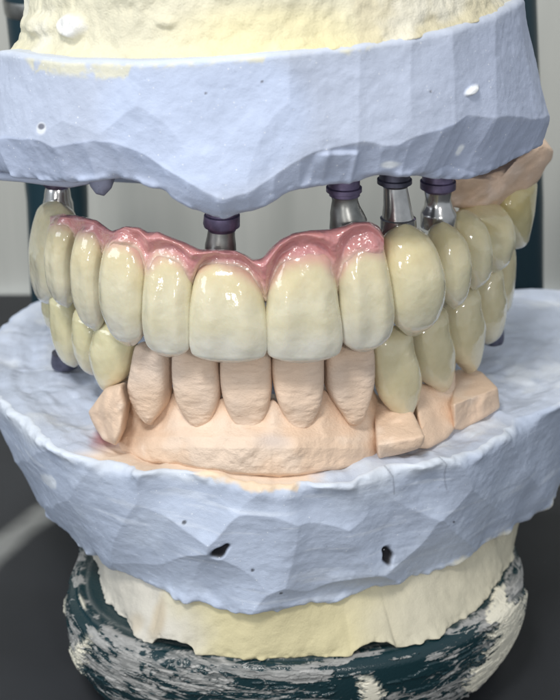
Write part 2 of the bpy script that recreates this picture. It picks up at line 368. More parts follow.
# ================================================================== articulator (dark base, posts)
m, t, b = nt('smeared_dark_plate'); L = t.links; at = N(t, 'ShaderNodeAttribute', attribute_name='Col'); tc = N(t, 'ShaderNodeTexCoord')
L.new(at.outputs[0], b.inputs['Base Color']); at2 = N(t, 'ShaderNodeAttribute', attribute_name='Rough')
n1 = N(t, 'ShaderNodeTexNoise', Scale=30.0, Detail=4.0); L.new(tc.outputs['Object'], n1.inputs[0])
bp = N(t, 'ShaderNodeBump', Strength=.3, Distance=.02); L.new(n1.outputs[0], bp.inputs['Height']); L.new(bp.outputs[0], b.inputs['Normal'])
sp = N(t, 'ShaderNodeSeparateColor'); L.new(at.outputs[0], sp.inputs[0])
L.new(ramp(t, sp.outputs[0], .03, .25, (.17, .17, .17, 1), (.8, .8, .8, 1)), b.inputs['Roughness']); M_plate = m
m, t, b = nt('teal_painted_metal'); b.inputs['Base Color'].default_value = (.010, .034, .048, 1); b.inputs['Roughness'].default_value = .4; M_post = m

ZP = -4.05
art = thing('articulator', 'dark teal dental articulator base smeared with dried plaster, under the lower cast', 'articulator', (0.2, 2.8, ZT))
rim_px = [(86, 560), (73, 590), (69, 618), (80, 640), (110, 668), (160, 690), (220, 700), (300, 704), (370, 697), (430, 680), (480, 655), (510, 625), (522, 595), (516, 565), (510, 545)]
pl = [tuple(atZ(x, y, ZP - .22)[:2]) for x, y in [(86, 560), (78, 575), (71, 600), (74, 622), (95, 645), (140, 664), (200, 674), (290, 679), (370, 673), (430, 660), (475, 640), (505, 615), (519, 590), (516, 565), (508, 545)]]
pl += [(2.6, 4.6), (1.2, 5.6), (-1.2, 5.6), (-2.4, 4.4)]
rp = polar(pl, smooth=8)
phi = columns(1100, 60)
def plate_smear(px, py, P):
    a = np.arctan2(P[..., 1] - CY, P[..., 0] - CX); Q = np.stack([a * 3.2, P[..., 2] * 4.2 + .5 * a + .25 * np.sin(3 * a), np.hypot(P[..., 0], P[..., 1] - 3) * 2.5], -1)
    s = fbm(Q * np.array([.9, 1.5, 1]), 6.5, 5, 5, .68)
    s2 = fbm(Q * np.array([1, 2.2, 1]), 5.5, 3, 31)
    lowdk = ell(px, py, 365, 678, 60, 13) * .45 + ell(px, py, 200, 690, 60, 8) * .3 - .10
    big_n = fbm(Q * np.array([.5, .5, 1]), 1.0, 3, 77); sw = fbm(Q * np.array([.6, 2.4, 1]) + 1.3 * big_n[..., None], 3.0, 4, 78)
    u0, v0 = a * 3.2, P[..., 2] * 1.0 - np.hypot(P[..., 0], P[..., 1] - 3) * .7; q0 = .25 * fbm(Q, .8, 2, 90)
    def lines(ang, fu, fv, sd):
        c_, s_ = math.cos(ang), math.sin(ang); uu = u0 * c_ + v0 * s_ + q0; vv = -u0 * s_ + v0 * c_ + q0
        B = np.stack([uu * fu, vv * fv, uu * 0 + sd], -1); return (1 - np.abs(vnoise(B, sd)) * 2.6) * .7 + .45 * vnoise(B * 2.1, sd + 1)
    ln = np.maximum(np.maximum(lines(.22, 2.4, 13, 91), lines(-.30, 2.8, 12, 93)), lines(.9, 3.5, 10, 95) - .15)
    pt = fbm(Q, 2.2, 5, 97, .6)
    m1 = np.maximum(sst(.42, .62, ln + .45 * big_n + .25 * pt - lowdk - .20) * (.55 + .45 * sst(-.3, .3, s)), sst(.30, .38, pt + .25 * s - lowdk) * .85)
    big = 1 - sst(-1.2, 1.2, pdist(px, py, [(502, 594), (500, 612), (492, 635), (478, 658), (462, 676)]) - 9 - 5 * sw - 3 * s)
    big = np.maximum(big, ell(px + 5 * s, py, 366, 683, 9, 12, .3, -.5)); big = np.maximum(big, ell(px + 5 * s, py, 91, 655, 5, 20, .3, .05)); big = np.maximum(big, ell(px, py, 80, 603, 4, 10, .3, -.4) * .9)
    return m1, big, s
def plate_disp(px, py, P, T, phi):
    m1, big, s = plate_smear(px, py, P); prof = .20 * np.sin(np.pi * np.clip(T * .9 + .05, 0, 1))
    return prof + m1 * .02 + big * .05
def plate_col(px, py, P, cap):
    m1, big, s = plate_smear(px, py, P); big_n = s; base = np.array([.008, .030, .037]) * np.ones(P.shape)
    if cap:
        rr = np.hypot(P[:, 0] - CX, P[:, 1] - CY) / rp(np.arctan2(P[:, 1] - CY, P[:, 0] - CX))
        ring = np.exp(-((rr - .925) / .006)**2) * .35; fade = sst(.94, .985, rr + s * .02) + .5 * sst(.945, .965, rr + .02 * big_n)
        c = mixc(base, (.30, .31, .30), ring); return mixc(c, (.38, .37, .355), np.maximum(m1, .12) * np.clip(fade, 0, 1) * .9) * (1 - big[..., None]) + np.array([.70, .66, .54]) * big[..., None]
    c = mixc(base, np.array([.40, .39, .375])[None] * (1 + .35 * np.clip(s, -1, 1)[..., None]), m1 * .8); return mixc(c, (.74, .70, .58), big)
puck('base_plate', M_plate, art, lambda a: rp(a) * .90, rp, ZT + .03, ZP - .02, 190, plate_disp, plate_col, phi, rnd=.14, caps=60, capz=lambda Q, d: .02 * (d > 0) + .05 * plate_smear(*proj(Q)[:2], Q)[1] * sst(.0, .1, d), ease=lambda T: T)
def box(name, x0, x1, y0, y1, z0, z1, mat, parent, bev=.08):
    V = [(x, y, z) for z in (z0, z1) for y in (y0, y1) for x in (x0, x1)]
    o = mk(name, V, [(0, 2, 3, 1), (4, 5, 7, 6), (0, 1, 5, 4), (2, 6, 7, 3), (0, 4, 6, 2), (1, 3, 7, 5)], mat, parent, smooth=False)
    md = o.modifiers.new('bevel', 'BEVEL'); md.width = bev; md.segments = 3; return o
box('rear_frame', -4.2, 4.55, 7.6, 8.9, ZT + .02, ZT + .9, M_post, art)
box('centre_arm', -.7, .7, 5.0, 7.7, ZT + .02, ZT + .7, M_post, art)
turned('post', [(-60, -2, 78), (10, 6, 81), (100, 16, 84), (200, 27, 88), (290, 31, 89), (420, 40, 93)], 8.2, M_post, art)
turned('post_ring', [(-2, 3, 81), (0, 3, 82), (12, 5, 83), (14, 6, 82)], 8.2, M_steel2, art)
turned('post', [(-60, 468, 534), (100, 473, 540), (200, 477, 543), (290, 480, 543), (420, 482, 540)], 8.2, M_post, art)

# ================================================================== lower cast
BLUE = np.array([.49, .555, .69]); PINK = np.array([.78, .58, .43]); CREAM = np.array([.60, .55, .38])
low = thing('lower_dental_cast', 'lower blue stone dental cast with flesh coloured ridge on cream plaster, at the bottom', 'dental cast', (0, 2.5, ZP))
ZR = -1.6; ZB = -3.42
rim = [(-2, 395), (12, 415), (30, 438), (60, 455), (100, 466), (150, 470), (200, 476), (250, 487), (290, 491), (310, 482), (350, 478), (390, 468), (430, 462), (470, 456), (495, 446), (525, 424), (560, 398), (600, 360)]
rl = [tuple(atZ(x, y, ZR)[:2]) for x, y in rim]
back = [tuple(atZ(x, y, ZR)[:2]) for x, y in [(-6, 362), (0, 330), (12, 318), (38, 299), (80, 292), (130, 292), (180, 291), (230, 291), (280, 291), (330, 291), (380, 290), (430, 290), (480, 290), (540, 289), (585, 290), (615, 320)]]
rR = polar(rl + back, smooth=4)
bot = [(30, 480), (55, 521), (75, 543), (85, 552), (105, 567), (130, 580), (150, 590), (180, 602), (215, 608), (240, 612), (290, 611), (320, 607), (345, 600), (370, 592), (400, 585), (430, 573), (455, 565), (480, 550), (505, 537), (512, 527), (530, 520), (550, 500), (565, 470)]
bl = [tuple(atZ(x, y, ZB)[:2]) for x, y in bot]
rBt = polar(bl + [(3.9, 4.8), (2.8, 6.2), (-2.8, 6.2), (-3.7, 4.8), (-3.65, 3.9)], smooth=3)
scoops = [(95, 500, 1.0, .6), (150, 545, 1, 1), (205, 500, .7, 1.8), (265, 545, 1, 1), (215, 580, .8, 1.6), (320, 560, 1.2, .8), (300, 505, .5, 2.2), (385, 520, .9, 1.2), (440, 560, 1, 1), (430, 490, .8, 1.6), (500, 480, 1.2, .7), (540, 450, 1, 1), (60, 470, 1, 1), (345, 600, .6, 2), (165, 575, .6, 1.6), (50, 430, 1, 1), (480, 520, 1, 1.2)]
CRACKS = [[(384, 462), (388, 469), (392, 476), (392, 492)], [(440, 456), (446, 464), (445, 476), (447, 490)]]
holes = [(222, 547, 8.5, 5.0, -.45), (385, 553, 5.0, 8.5, .15)]
def low_disp(px, py, P, T, phi):
    d = 1e9
    q = fbm(P, 1.3, 2, 9) * 8
    for x, y, kx, ky in scoops: d = np.minimum(d, ((px - x + q) * kx)**2 + ((py - y + q) * ky)**2)
    o = .00005 * np.minimum(d, 3600) - .08
    a = phi[None] * np.ones_like(px)
    st = fbm(np.stack([a * 2.4, P[..., 2] * 7 + 1.2 * a, a * 0], -1), 1.6, 4, 3)   # brush / knife streaks along the wall
    o = o + .0025 * st + .02 * fbm(P, 1.1, 3, 2) + .004 * fbm(P, 11, 3, 8)
    edge = np.exp(-(T / .05)**2) * fbm(P, 3.0, 3, 12) * .10 + np.exp(-((1 - T) / .06)**2) * fbm(P, 3.0, 3, 13) * .08
    hm = 0
    for x, y, rx, ry, an in holes: hm = np.maximum(hm, ell(px + .8 * np.sin(py * .6), py + .8 * np.sin(px * .5), x, y, rx, ry, .35, an))
    side = .10 * np.sin(np.pi * T)**1.0
    # ragged cream flash on the lower right rim
    return o + edge + side - .06 * hm
def low_col(px, py, P, cap):
    c = BLUE * np.ones(P.shape); n = fbm(P, 1.6, 4, 21); n2 = fbm(P, 6, 3, 22)
    a = np.arctan2(P[..., 1] - CY, P[..., 0] - CX)
    if cap:
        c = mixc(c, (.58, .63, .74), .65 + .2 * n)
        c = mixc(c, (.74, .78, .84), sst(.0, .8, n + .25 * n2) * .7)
        c = mixc(c, (.42, .22, .24), ell(px + 5 * n2, py + 3 * n, 106, 438, 13, 11, .6))
        pk = ell(px, py + 4 * n, 220, 465, 150, 26, .25) * (1 - sst(300, 330, px + 8 * n2))
        return mixc(c, (.86, .70, .56), pk)
    st = fbm(np.stack([a * 3, P[..., 2] * 9 + 1.5 * a, a * 0], -1), 1.4, 4, 44)
    c = mixc(c, (.74, .79, .88), sst(.45, .9, st) * .4)
    c = mixc(c, (.60, .67, .80), sst(.2, .7, n) * .5)
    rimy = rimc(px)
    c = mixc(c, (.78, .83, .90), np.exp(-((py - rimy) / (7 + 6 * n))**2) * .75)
    pkb = lerpc([(100, 440), (128, 452), (150, 466), (185, 470), (215, 482), (245, 492), (275, 496), (298, 494), (306, 478), (330, 466), (400, 462), (412, 450)])(px) + 3 * n2
    pk = (1 - sst(-2, 2, py - pkb)) * sst(112, 125, px) * (1 - sst(296, 312, px + 6 * n2))
    c = mixc(c, (.86, .68, .50), pk)
    fl = lerpc([(430, 590), (445, 572), (470, 556), (495, 541), (520, 530), (545, 505), (560, 482)])(px)
    c = mixc(c, (.78, .74, .60), sst(-5, 2, py - fl + 4 * n2) * sst(432, 450, px) * .9)
    dn = 0
    for x, y, rx, ry, an in holes: dn = np.maximum(dn, ell(px + .8 * np.sin(py * .6), py + .8 * np.sin(px * .5), x, y, rx, ry, .2, an))
    for x, y, rr in ((187, 519, 2.2), (253, 568, 1.8), (281, 590, 1.6), (450, 520, 1.3)): dn = np.maximum(dn, ell(px, py, x, y, rr, rr * .8) * .8)
    c = mixc(c, (.012, .012, .016), dn)
    for cr_ in CRACKS: c = mixc(c, (.12, .13, .17), (1 - sst(.3, 1.2, pdist(px, py, cr_))) * .4)
    return mixc(c, (.75, .80, .88), ell(px + 3 * n2, py, 50, 481, 3, 9, .3, -.7))
rimc = lerpc(rim)
def ledge(Q, d):
    n = fbm(Q, 1.2, 4, 61); a = np.arctan2(Q[:, 1] - CY, Q[:, 0] - CX)
    st = fbm(np.stack([a * 2.2, d * 5, a * 0], -1), 1.5, 4, 62)
    return np.minimum(d, .5) * .0 + (.07 * n + .018 * fbm(Q, 2.8, 3, 66) + .015 * st) * sst(0, .25, d) - .06 * np.exp(-((d - .5) / .25)**2)
phi = columns(900, 90)
zrim = ZR + .05 * fbm(np.stack([phi * 6, phi * 0, phi * 0], -1), 1, 3, 5)
zbot = ZB + .04 * fbm(np.stack([phi * 14, phi * 0, phi * 0], -1), 1, 3, 6)
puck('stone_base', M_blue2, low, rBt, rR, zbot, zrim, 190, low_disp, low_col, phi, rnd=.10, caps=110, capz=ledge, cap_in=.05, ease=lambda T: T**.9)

# cream plaster between the cast and the articulator plate
con = [(101, 568), (104, 585), (113, 605), (125, 622), (135, 634), (150, 645), (190, 652), (230, 658), (290, 660), (350, 655), (400, 648), (430, 640), (460, 622), (480, 605), (500, 580), (512, 552)]
cl = [tuple(atZ(x, y, ZP)[:2]) for x, y in con]
rC = polar(cl + [(2.6, 4.4), (1.2, 5.2), (-1.2, 5.2), (-2.4, 4.2)], smooth=2)
zc = np.full(phi.shape, ZP)
Pc = np.stack([CX + rC(phi) * np.cos(phi), CY + rC(phi) * np.sin(phi), zc], -1); cpx, _, _ = proj(Pc); fr = np.sin(phi) < -.1
for x0, wd, hh in ((174, 22, .15), (374, 22, .12), (284, 6, -.0)): zc = zc + fr * hh * np.sqrt(np.clip(1 - ((cpx - x0) / wd)**2, 0, 1))
def y_disp(px, py, P, T, phi):
    return .04 * fbm(P, 1.2, 4, 71) + .006 * fbm(P, 7, 3, 72) + .05 * np.exp(-(T / .12)**2) * fbm(P, 5, 3, 73)
def y_col(px, py, P, cap):
    n = fbm(P, 1.5, 4, 81); c = CREAM * np.ones(P.shape)
    c = mixc(c, (.66, .58, .32), sst(185, 230, px) * (1 - sst(360, 420, px)) * .55)
    c = mixc(c, (.64, .61, .56), np.clip((1 - sst(160, 215, px + 20 * n)) * .8 + sst(330, 420, px + 25 * n) * .35, 0, 1))
    c = mixc(c, (.50, .40, .26), ell(px + 5 * n, py, 160, 618, 7, 22, .6, .3) * .6 + ell(px + 5 * n, py, 138, 622, 7, 9, .6) * .4)
    return c
puck('mounting_plaster', M_yel2, low, rC, lambda a: rBt(a) * (.975 - .05 * np.abs(np.cos(a))), zc, ZB + .12, 90, y_disp, y_col, phi, rnd=.03, caps=6, botcaps=5, ease=lambda T: T)

# ================================================================== stone ridge and dies
def pinkcol(px, py, P, *a):
    n = fbm(P, 1.8, 4, 91); c = PINK * np.ones(P.shape); c = mixc(c, (.84, .68, .55), sst(0, .6, n) * .7); return mixc(c, (.50, .45, .45), ell(px, py, 273, 441, 14, 7, .9) * .45)
# front ridge segment
topc = smoothc([(112, 404), (117, 390), (126, 390), (134, 400), (150, 428), (160, 420), (172, 401), (178, 398), (188, 412), (202, 430), (214, 420), (222, 410), (228, 416), (246, 434), (262, 424), (272, 412), (280, 420), (298, 434), (314, 422), (322, 402), (332, 410), (352, 426), (364, 412), (371, 396), (380, 420)], 13)
botc = smoothc([(112, 440), (122, 451), (150, 459), (180, 463), (230, 471), (280, 474), (300, 472), (340, 468), (370, 460), (381, 450)], 7)
cols = np.linspace(113, 380, 320); rws = np.linspace(0, 1, 90)
T_, X_ = np.meshgrid(rws, cols, indexing='ij')
tp = topc(X_) - 14; PY = tp + (botc(X_) + 6 - tp) * T_
yar = lambda x: .10 + .95 * np.abs((x - 262) / 150)**2.3    # arch depth along the picture's width
YY = yar(X_) + np.interp(PY, [370, 395, 415, 427, 437, 448, 466, 495], [.60, .38, .25, .13, -.02, -.11, -.17, -.17]) - .02
YY = YY + .34 * np.clip((T_ - .90) / .10, 0, 1)**2.5
e = np.clip(np.maximum((124 - X_) / 12, (X_ - 366) / 15), 0, 1); YY = YY + .38 * (1 - np.sqrt(1 - e**2 * .98))
ctrs = [150, 202, 248, 298, 353]
for c_ in ctrs: YY = YY - .055 * np.exp(-((X_ - c_) / 14)**2) * np.exp(-((PY - 448) / 15)**2)
for c_ in (175, 223, 273, 323): YY = YY - .06 * np.exp(-((X_ - c_) / 9)**2) * np.exp(-((PY - 418) / 16)**2)
G = atY(X_, PY, YY); G[..., 1] -= .020 * fbm(G, 2.2, 4, 15) + .012 * fbm(G, 9, 3, 16)
seg = sheet('ridge_segment', G[::-1], (0, .9, -.35), M_pink, low, pinkcol(*proj(G[::-1])[:2], G[::-1]))
DIES = [
 ([(342, 136, 168), (355, 133, 171), (370, 131, 172), (388, 130, 171), (405, 135, 168), (418, 142, 161), (425, 148, 156)], .58, -24),
 ([(342, 174, 218), (358, 173, 219), (385, 175, 222), (405, 180, 219), (420, 188, 213), (430, 197, 207)], .36, -11),
 ([(342, 222, 270), (365, 221, 271), (390, 223, 271), (412, 229, 267), (427, 237, 260), (435, 244, 253)], .27, -3),
 ([(342, 273, 323), (365, 272, 323), (390, 275, 322), (410, 281, 318), (425, 289, 311), (434, 297, 304)], .28, 5),
 ([(342, 325, 373), (360, 324, 374), (385, 325, 372), (402, 332, 368), (416, 340, 364), (426, 345, 361)], .45, 15)]
def die_disp(ex, t, cen):
    P = np.stack([ex * .9, t * 3.6 + cen[0, 0], ex * 0 + cen[0, 0] * 3], -1)
    return .018 * fbm(P, 1.3, 3, 33) + .008 * fbm(P * np.array([1, 3.2, 1]), 3.2, 3, 34) + .03 * np.exp(-((t - .62) / .2)**2) - .03 * np.exp(-((ex) / .25)**2) * (t < .7) * (.7 - t)
for rows, y, yw in DIES:
    loft('stone_tooth', rows, y, yw, M_pink, seg, lambda px, py, P, t, f: mixc(PINK * np.ones(P.shape), (.64, .52, .43), .45 + .5 * fbm(P, 2, 3, 7)), ratio=(.55, .7, .7, .6), n=3.8, curv=.0, disp=die_disp, rb=.12, rt=.1, nr=90, nc=110, lean=-.10, cb=.07, ct=.03, blunt=False)
# side segments
def yline(pts, y0, up, dn=0.0):
    c = lerpc(pts); return lambda px, py: y0 + np.clip(c(px) - py, 0, 99) * up + np.clip(py - c(px), 0, 99) * dn
slab('ridge_segment', [(97, 400), (106, 388), (122, 384), (126, 404), (122, 432), (116, 446), (103, 440), (94, 426), (88, 412)], lambda x, y: .80 - (x - 105) * .012 - (y - 410) * .004, 1.2, M_pink, low, pinkcol, .16, .7, drop=.6, amp=.06)
slab('ridge_segment', [(372, 392), (392, 402), (402, 404), (413, 412), (425, 437), (421, 447), (402, 454), (379, 459), (377, 440), (374, 415)], yline([(370, 446), (425, 436)], .30, .020), .8, M_pink, low, pinkcol, .03, .2, drop=.5, amp=.055, seed=4)
slab('ridge_segment', [(413, 380), (424, 384), (440, 384), (455, 370), (456, 426), (448, 438), (428, 449), (411, 447), (421, 432), (416, 410)], lambda x, y: .62 + (x - 430) * .01 + (449 - y) * .014, .8, M_pink, low, pinkcol, .07, .4, drop=.5, amp=.03, seed=5)
slab('ridge_segment', [(455, 370), (470, 368), (482, 372), (498, 388), (500, 408), (480, 420), (462, 430), (454, 429), (453, 400)], lambda x, y: 1.12 + (x - 455) * .012 + np.clip(np.interp(x, [450, 498], [406, 388]) - y, 0, 99) * .035, .9, M_pink, low, pinkcol, .03, .2, drop=.5, amp=.05, seed=6)
# ================================================================== upper cast
up_ = thing('upper_dental_cast', 'upper blue stone dental cast with cream mounting plaster above it, at the top', 'dental cast', (-.1, 3, 4))
nphi = 721
def sup(rx, ry, n):
    a = np.linspace(-np.pi, np.pi, 721); r = (np.abs(np.cos(a) / rx)**n + np.abs(np.sin(a) / ry)**n)**(-1 / n); return lambda x: np.interp((x + np.pi) % (2 * np.pi) - np.pi, a, r)
CX = -.12
_u = sup(3.45, 3.42, 2.35); rU = lambda a: _u(a) * (1 + .025 * np.clip(np.cos(a), 0, 1) + .06 * np.clip(-np.cos(a), 0, 1)); _s = sup(3.17, 3.35, 2.3); rUT = lambda a: _s(a) * (1 - .045 * np.clip(np.cos(a), 0, 1) + .05 * np.clip(-np.cos(a), 0, 1))
utop = smoothc([(-80, 48), (0, 51), (12, 52), (30, 56), (65, 60), (130, 61), (180, 60), (220, 58), (280, 52), (345, 47), (410, 38), (460, 27), (495, 15), (515, 4), (526, -6), (560, -20)], 11)
ubot = smoothc([(-80, 165), (0, 172), (25, 179), (40, 181), (70, 184), (92, 182), (112, 179), (130, 181), (160, 190), (180, 204), (200, 213), (215, 219), (226, 219), (240, 214), (256, 210), (270, 203), (290, 192), (310, 188), (326, 186), (362, 183), (378, 178), (412, 177), (440, 180), (470, 180), (500, 172), (520, 163), (535, 150), (548, 138), (580, 134)], 5)
bev = smoothc([(-80, 136), (0, 138), (30, 140), (50, 149), (90, 142), (110, 143), (140, 154), (170, 172), (205, 190), (225, 196), (250, 190), (280, 172), (318, 150), (360, 141), (400, 146), (440, 130), (470, 115), (500, 118), (530, 118), (580, 112)], 5)
phi = columns(900, 90)
xw, yw_ = CX + rU(phi) * np.cos(phi), CY + rU(phi) * np.sin(phi)
zt = solvez(CX + rUT(phi) * np.cos(phi), CY + rUT(phi) * np.sin(phi), utop, 1, 7); zb = solvez(xw, yw_, ubot, 0, 5)
for _ in range(3):
    px_, _a, _b = proj(np.stack([xw, yw_, zb], -1)); rr_ = rU(phi) - np.clip(ubot(px_) - bev(px_), 0, 60) / 88 * .55 - .05
    zb = solvez(CX + rr_ * np.cos(phi), CY + rr_ * np.sin(phi), ubot, 0, 5)
hid = yw_ > 3.6
vis = np.where(~hid)[0]; tt = sst(-1, 1, np.cos(phi)); il, ir = vis[np.argmin(xw[vis])], vis[np.argmax(xw[vis])]
zt = np.where(hid, zt[il] * (1 - tt) + zt[ir] * tt, zt); zb = np.where(hid, zb[il] * (1 - tt) + zb[ir] * tt, zb)
k = np.hanning(13)[1:-1]; k /= k.sum()
us = [(215, 105, .8, .8), (90, 95, 1.2, 1), (30, 100, 1.2, .8), (330, 95, 1.4, .7), (385, 85, 1.6, .5), (430, 80, 1.8, .5), (475, 75, 1.8, .5), (515, 80, 1.8, .6), (290, 150, 1.3, 1.2), (140, 150, 1, 1.4), (60, 150, 1, 1.5), (400, 150, 1.2, 1.2), (335, 165, 2, 1.2)]
def up_disp(px, py, P, T, phi):
    d = 1e9; q = fbm(P, 1.1, 2, 19) * 5
    for x, y, kx, ky in us: d = np.minimum(d, ((px - x + q) * kx)**2 + ((py - y + q) * ky)**2)
    o = .000014 * np.minimum(d, 6000) - .04
    b_ = np.clip(py - bev(px) + 3 * fbm(P, 2, 2, 4), 0, 60) / 88 * .55
    vs = fbm(np.stack([phi[None] * 30 + P[..., 2] * .5, P[..., 2] * .6, P[..., 2] * 0], -1), 1, 3, 23) * .002 * sst(250, 340, px)
    cs_ = np.array([-20, 14, 42, 66, 98, 128, 150, 176, 198, 232, 262, 288, 312, 346, 372, 398, 428, 455, 478, 505, 530, 560.]); fl = np.min((px[..., None] + .12 * (py[..., None] - 150) * np.sin(cs_ * 3) - cs_)**2, -1) * .00010 * sst(-4, 8, py - bev(px))
    knob = fl + .04 * sst(312, 324, px + .35 * (py - 160)) * (1 - sst(357, 364, px)) * sst(151, 157, py) + .02 * np.abs(np.sin(px * .16)) * ell(px, py, 340, 170, 20, 18, .3)
    chip = .05 * ell(px, py, 474, 91, 7, 3.2, .4, -.6)
    edge = np.exp(-(T / .05)**2) * fbm(P, 3.5, 3, 12) * .07
    return o - b_ + vs + knob + chip + edge + .02 * fbm(P, 1.3, 3, 2) + .004 * fbm(P, 10, 3, 8)
UB = np.array([.50, .555, .69])
def up_col(px, py, P, cap):
    n = fbm(P, 1.3, 4, 121); n2 = fbm(P, 5, 4, 122); c = UB * np.ones(P.shape)
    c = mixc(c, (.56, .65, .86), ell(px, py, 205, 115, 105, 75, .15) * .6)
    c = mixc(c, (.42, .49, .68), sst(0, 3, py - bev(px) + 5 * n) * .35)  # shade of the down-tilted bevel, painted into the stone colour
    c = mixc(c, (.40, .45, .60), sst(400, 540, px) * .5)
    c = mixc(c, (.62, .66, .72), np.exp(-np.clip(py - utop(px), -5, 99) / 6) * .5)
    if not cap:
        lo = lerpc([(20, 56), (32, 72), (60, 74), (110, 80), (128, 78), (132, 66), (170, 66), (210, 64), (225, 60), (245, 62), (262, 66), (270, 54), (320, 50), (350, 54), (400, 42)])(px)
        m_ = (1 - sst(-3, 3, py - lo + 6 * n2)) * sst(-.35, .2, n2 + .25) * sst(18, 30, px) * (1 - sst(350, 400, px)) * sst(1, 5, py - utop(px))
        c = mixc(c, (.74, .70, .50), m_ * .75)
    c = mixc(c, (.86, .88, .9), ell(px, py, 474, 91, 8, 3.6, .3, -.6))
    c = mixc(c, (.82, .86, .92), ell(px + 3 * n2, py, 398, 169, 10, 4, .4) + ell(px + 2 * n2, py, 477, 155, 3, 6, .4))
    c = mixc(c, (.86, .88, .92), ell(px, py, 39, 129, 5, 6, .3) * .8)
    c = mixc(c, (.20, .21, .26), ell(px, py, 39, 127, 3.6, 3, .3) + ell(px, py, 432, 92, 1.4, 1.2) + ell(px, py, 205, 94, 1.2, 1.2) + ell(px, py, 262, 82, 1.4, 1.2))
    return c
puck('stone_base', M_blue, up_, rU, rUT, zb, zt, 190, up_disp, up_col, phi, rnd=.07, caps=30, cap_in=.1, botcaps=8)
# cream plaster above
ry_ = lambda s: (lambda a: rUT(a) * s * (1 - .035 * np.clip(-np.cos(a), 0, 1)))
prof = lambda T: np.interp(T, [0, .06, .14, .25, .4, 1], [0, .45, .72, .92, 1, .98])
def yu_disp(px, py, P, T, phi):
    return .05 * fbm(P, 1.5, 4, 171) + .03 * fbm(P, 5, 4, 172) + .12 * ell(px, py, 73, 25, 13, 12, .3, -.6) + .10 * ell(px, py, 40, 25, 14, 9, .6) + .05 * ell(px, py, 168, 22, 8, 5, .6)
def yu_col(px, py, P, cap):
    n = fbm(P, 1.5, 4, 181); n2 = fbm(P, 7, 3, 183); c = np.array([.74, .70, .54]) * np.ones(P.shape)
    c = mixc(c, (.78, .70, .40), ell(px + 10 * n, py, 270, 35, 90, 30, .5) * .6 + np.exp(-np.clip(utop(px) - py, 0, 99) / 8) * .4)
    c = mixc(c, (.62, .55, .38), sst(350, 362, px + 6 * n2) * .55); c = mixc(c, (.84, .81, .70), sst(0, .6, n) * .7)
    return mixc(c, (.90, .89, .86), ell(px + 3 * n2, py + 2 * n, 74, 25, 11, 12, .3, -.5))
puck('mounting_plaster', M_yel, up_, ry_(.985), ry_(.91), zt - .03, zt + 2.0, 110, yu_disp, yu_col, phi, rnd=.02, caps=6, ease=prof)
CX = 0.0
# small hanging bead and the flesh coloured gum piece at the right
slab('stone_bead', [(88, 178), (104, 174), (113, 178), (112, 188), (104, 196), (96, 194), (90, 186)], lambda x, y: x * 0 + 1.1, .5, M_blue, up_, lambda px, py, P: np.array([.34, .36, .48]) * np.ones(P.shape), .12, .8, drop=0)
slab('stone_ledge', [(-30, 172), (30, 168), (70, 172), (100, 174), (96, 183), (70, 188), (50, 186), (20, 182), (-30, 178)], lambda x, y: 1.7 - (x - 50) * .012, .9, M_blue, up_, lambda px, py, P: np.array([.55, .60, .74]) * np.ones(P.shape), .10, .8, drop=0)
slab('gum_segment', [(440, 178), (480, 176), (510, 166), (520, 154), (534, 148), (546, 144), (554, 150), (552, 160), (546, 166), (541, 178), (532, 189), (520, 197), (498, 208), (470, 210), (448, 206)], lambda x, y: 2.3 + (x - 450) * .012 + (y - 170) * .004, 1.6, M_pink, up_, lambda px, py, P: mixc(np.array([.74, .54, .40]) * np.ones(P.shape), (.75, .6, .5), fbm(P, 3, 3, 2)), .30, .95, drop=.1, amp=.10)

# ================================================================== teeth
def tooth_color(base, tip, pinky=None, neck=None):
    base, tip = np.array(base), np.array(tip)
    def f(px, py, P, t, fr):
        c = base * np.ones(P.shape); n = fbm(P, 2.5, 3, 55)
        c = mixc(c, np.array(neck if neck else base * np.array([1.0, .93, .78])), (1 - sst(.15, .55, t + .1 * n)) * .8)
        c = mixc(c, tip, sst(.62, .95, t + .06 * n))
        if pinky is not None: c = mixc(c, (.60, .30, .28), (1 - sst(-3, 17, py - pinky(px) + 3 * n)) * .8)
        return c
    return f
pinkline = smoothc([(30, 205), (50, 218), (70, 219), (78, 229), (92, 226), (104, 243), (125, 238), (146, 264), (165, 252), (191, 270), (215, 257), (245, 268), (265, 284), (285, 260), (300, 258), (320, 258), (337, 275), (350, 255), (365, 247), (384, 250), (400, 250)], 7)
def tdisp(amp=1.0, ridge=.02, seed=1):
    def f(ex, t, cen):
        P = np.stack([ex * 1.1 + cen[0, 0] * 5, t * 2.4, ex * 0 + seed], -1)
        g = ridge * (np.exp(-((ex - .52) / .22)**2) + np.exp(-((ex + .52) / .22)**2) - .6 * np.exp(-(ex / .2)**2)) * sst(.1, .5, t) * (1 - sst(.85, 1, t))
        return amp * (.008 * fbm(P, 1.6, 2, seed) + .002 * fbm(P, 5, 2, seed + 3)) + g
    return f
A1 = ((.70, .655, .485), (.68, .66, .58))
br = thing('dental_bridge', 'long upper bridge of eight cream teeth with glossy pink gum, above the front stone teeth', 'dental bridge', (-.4, .5, .5), 'porcelain bridges on the casts')
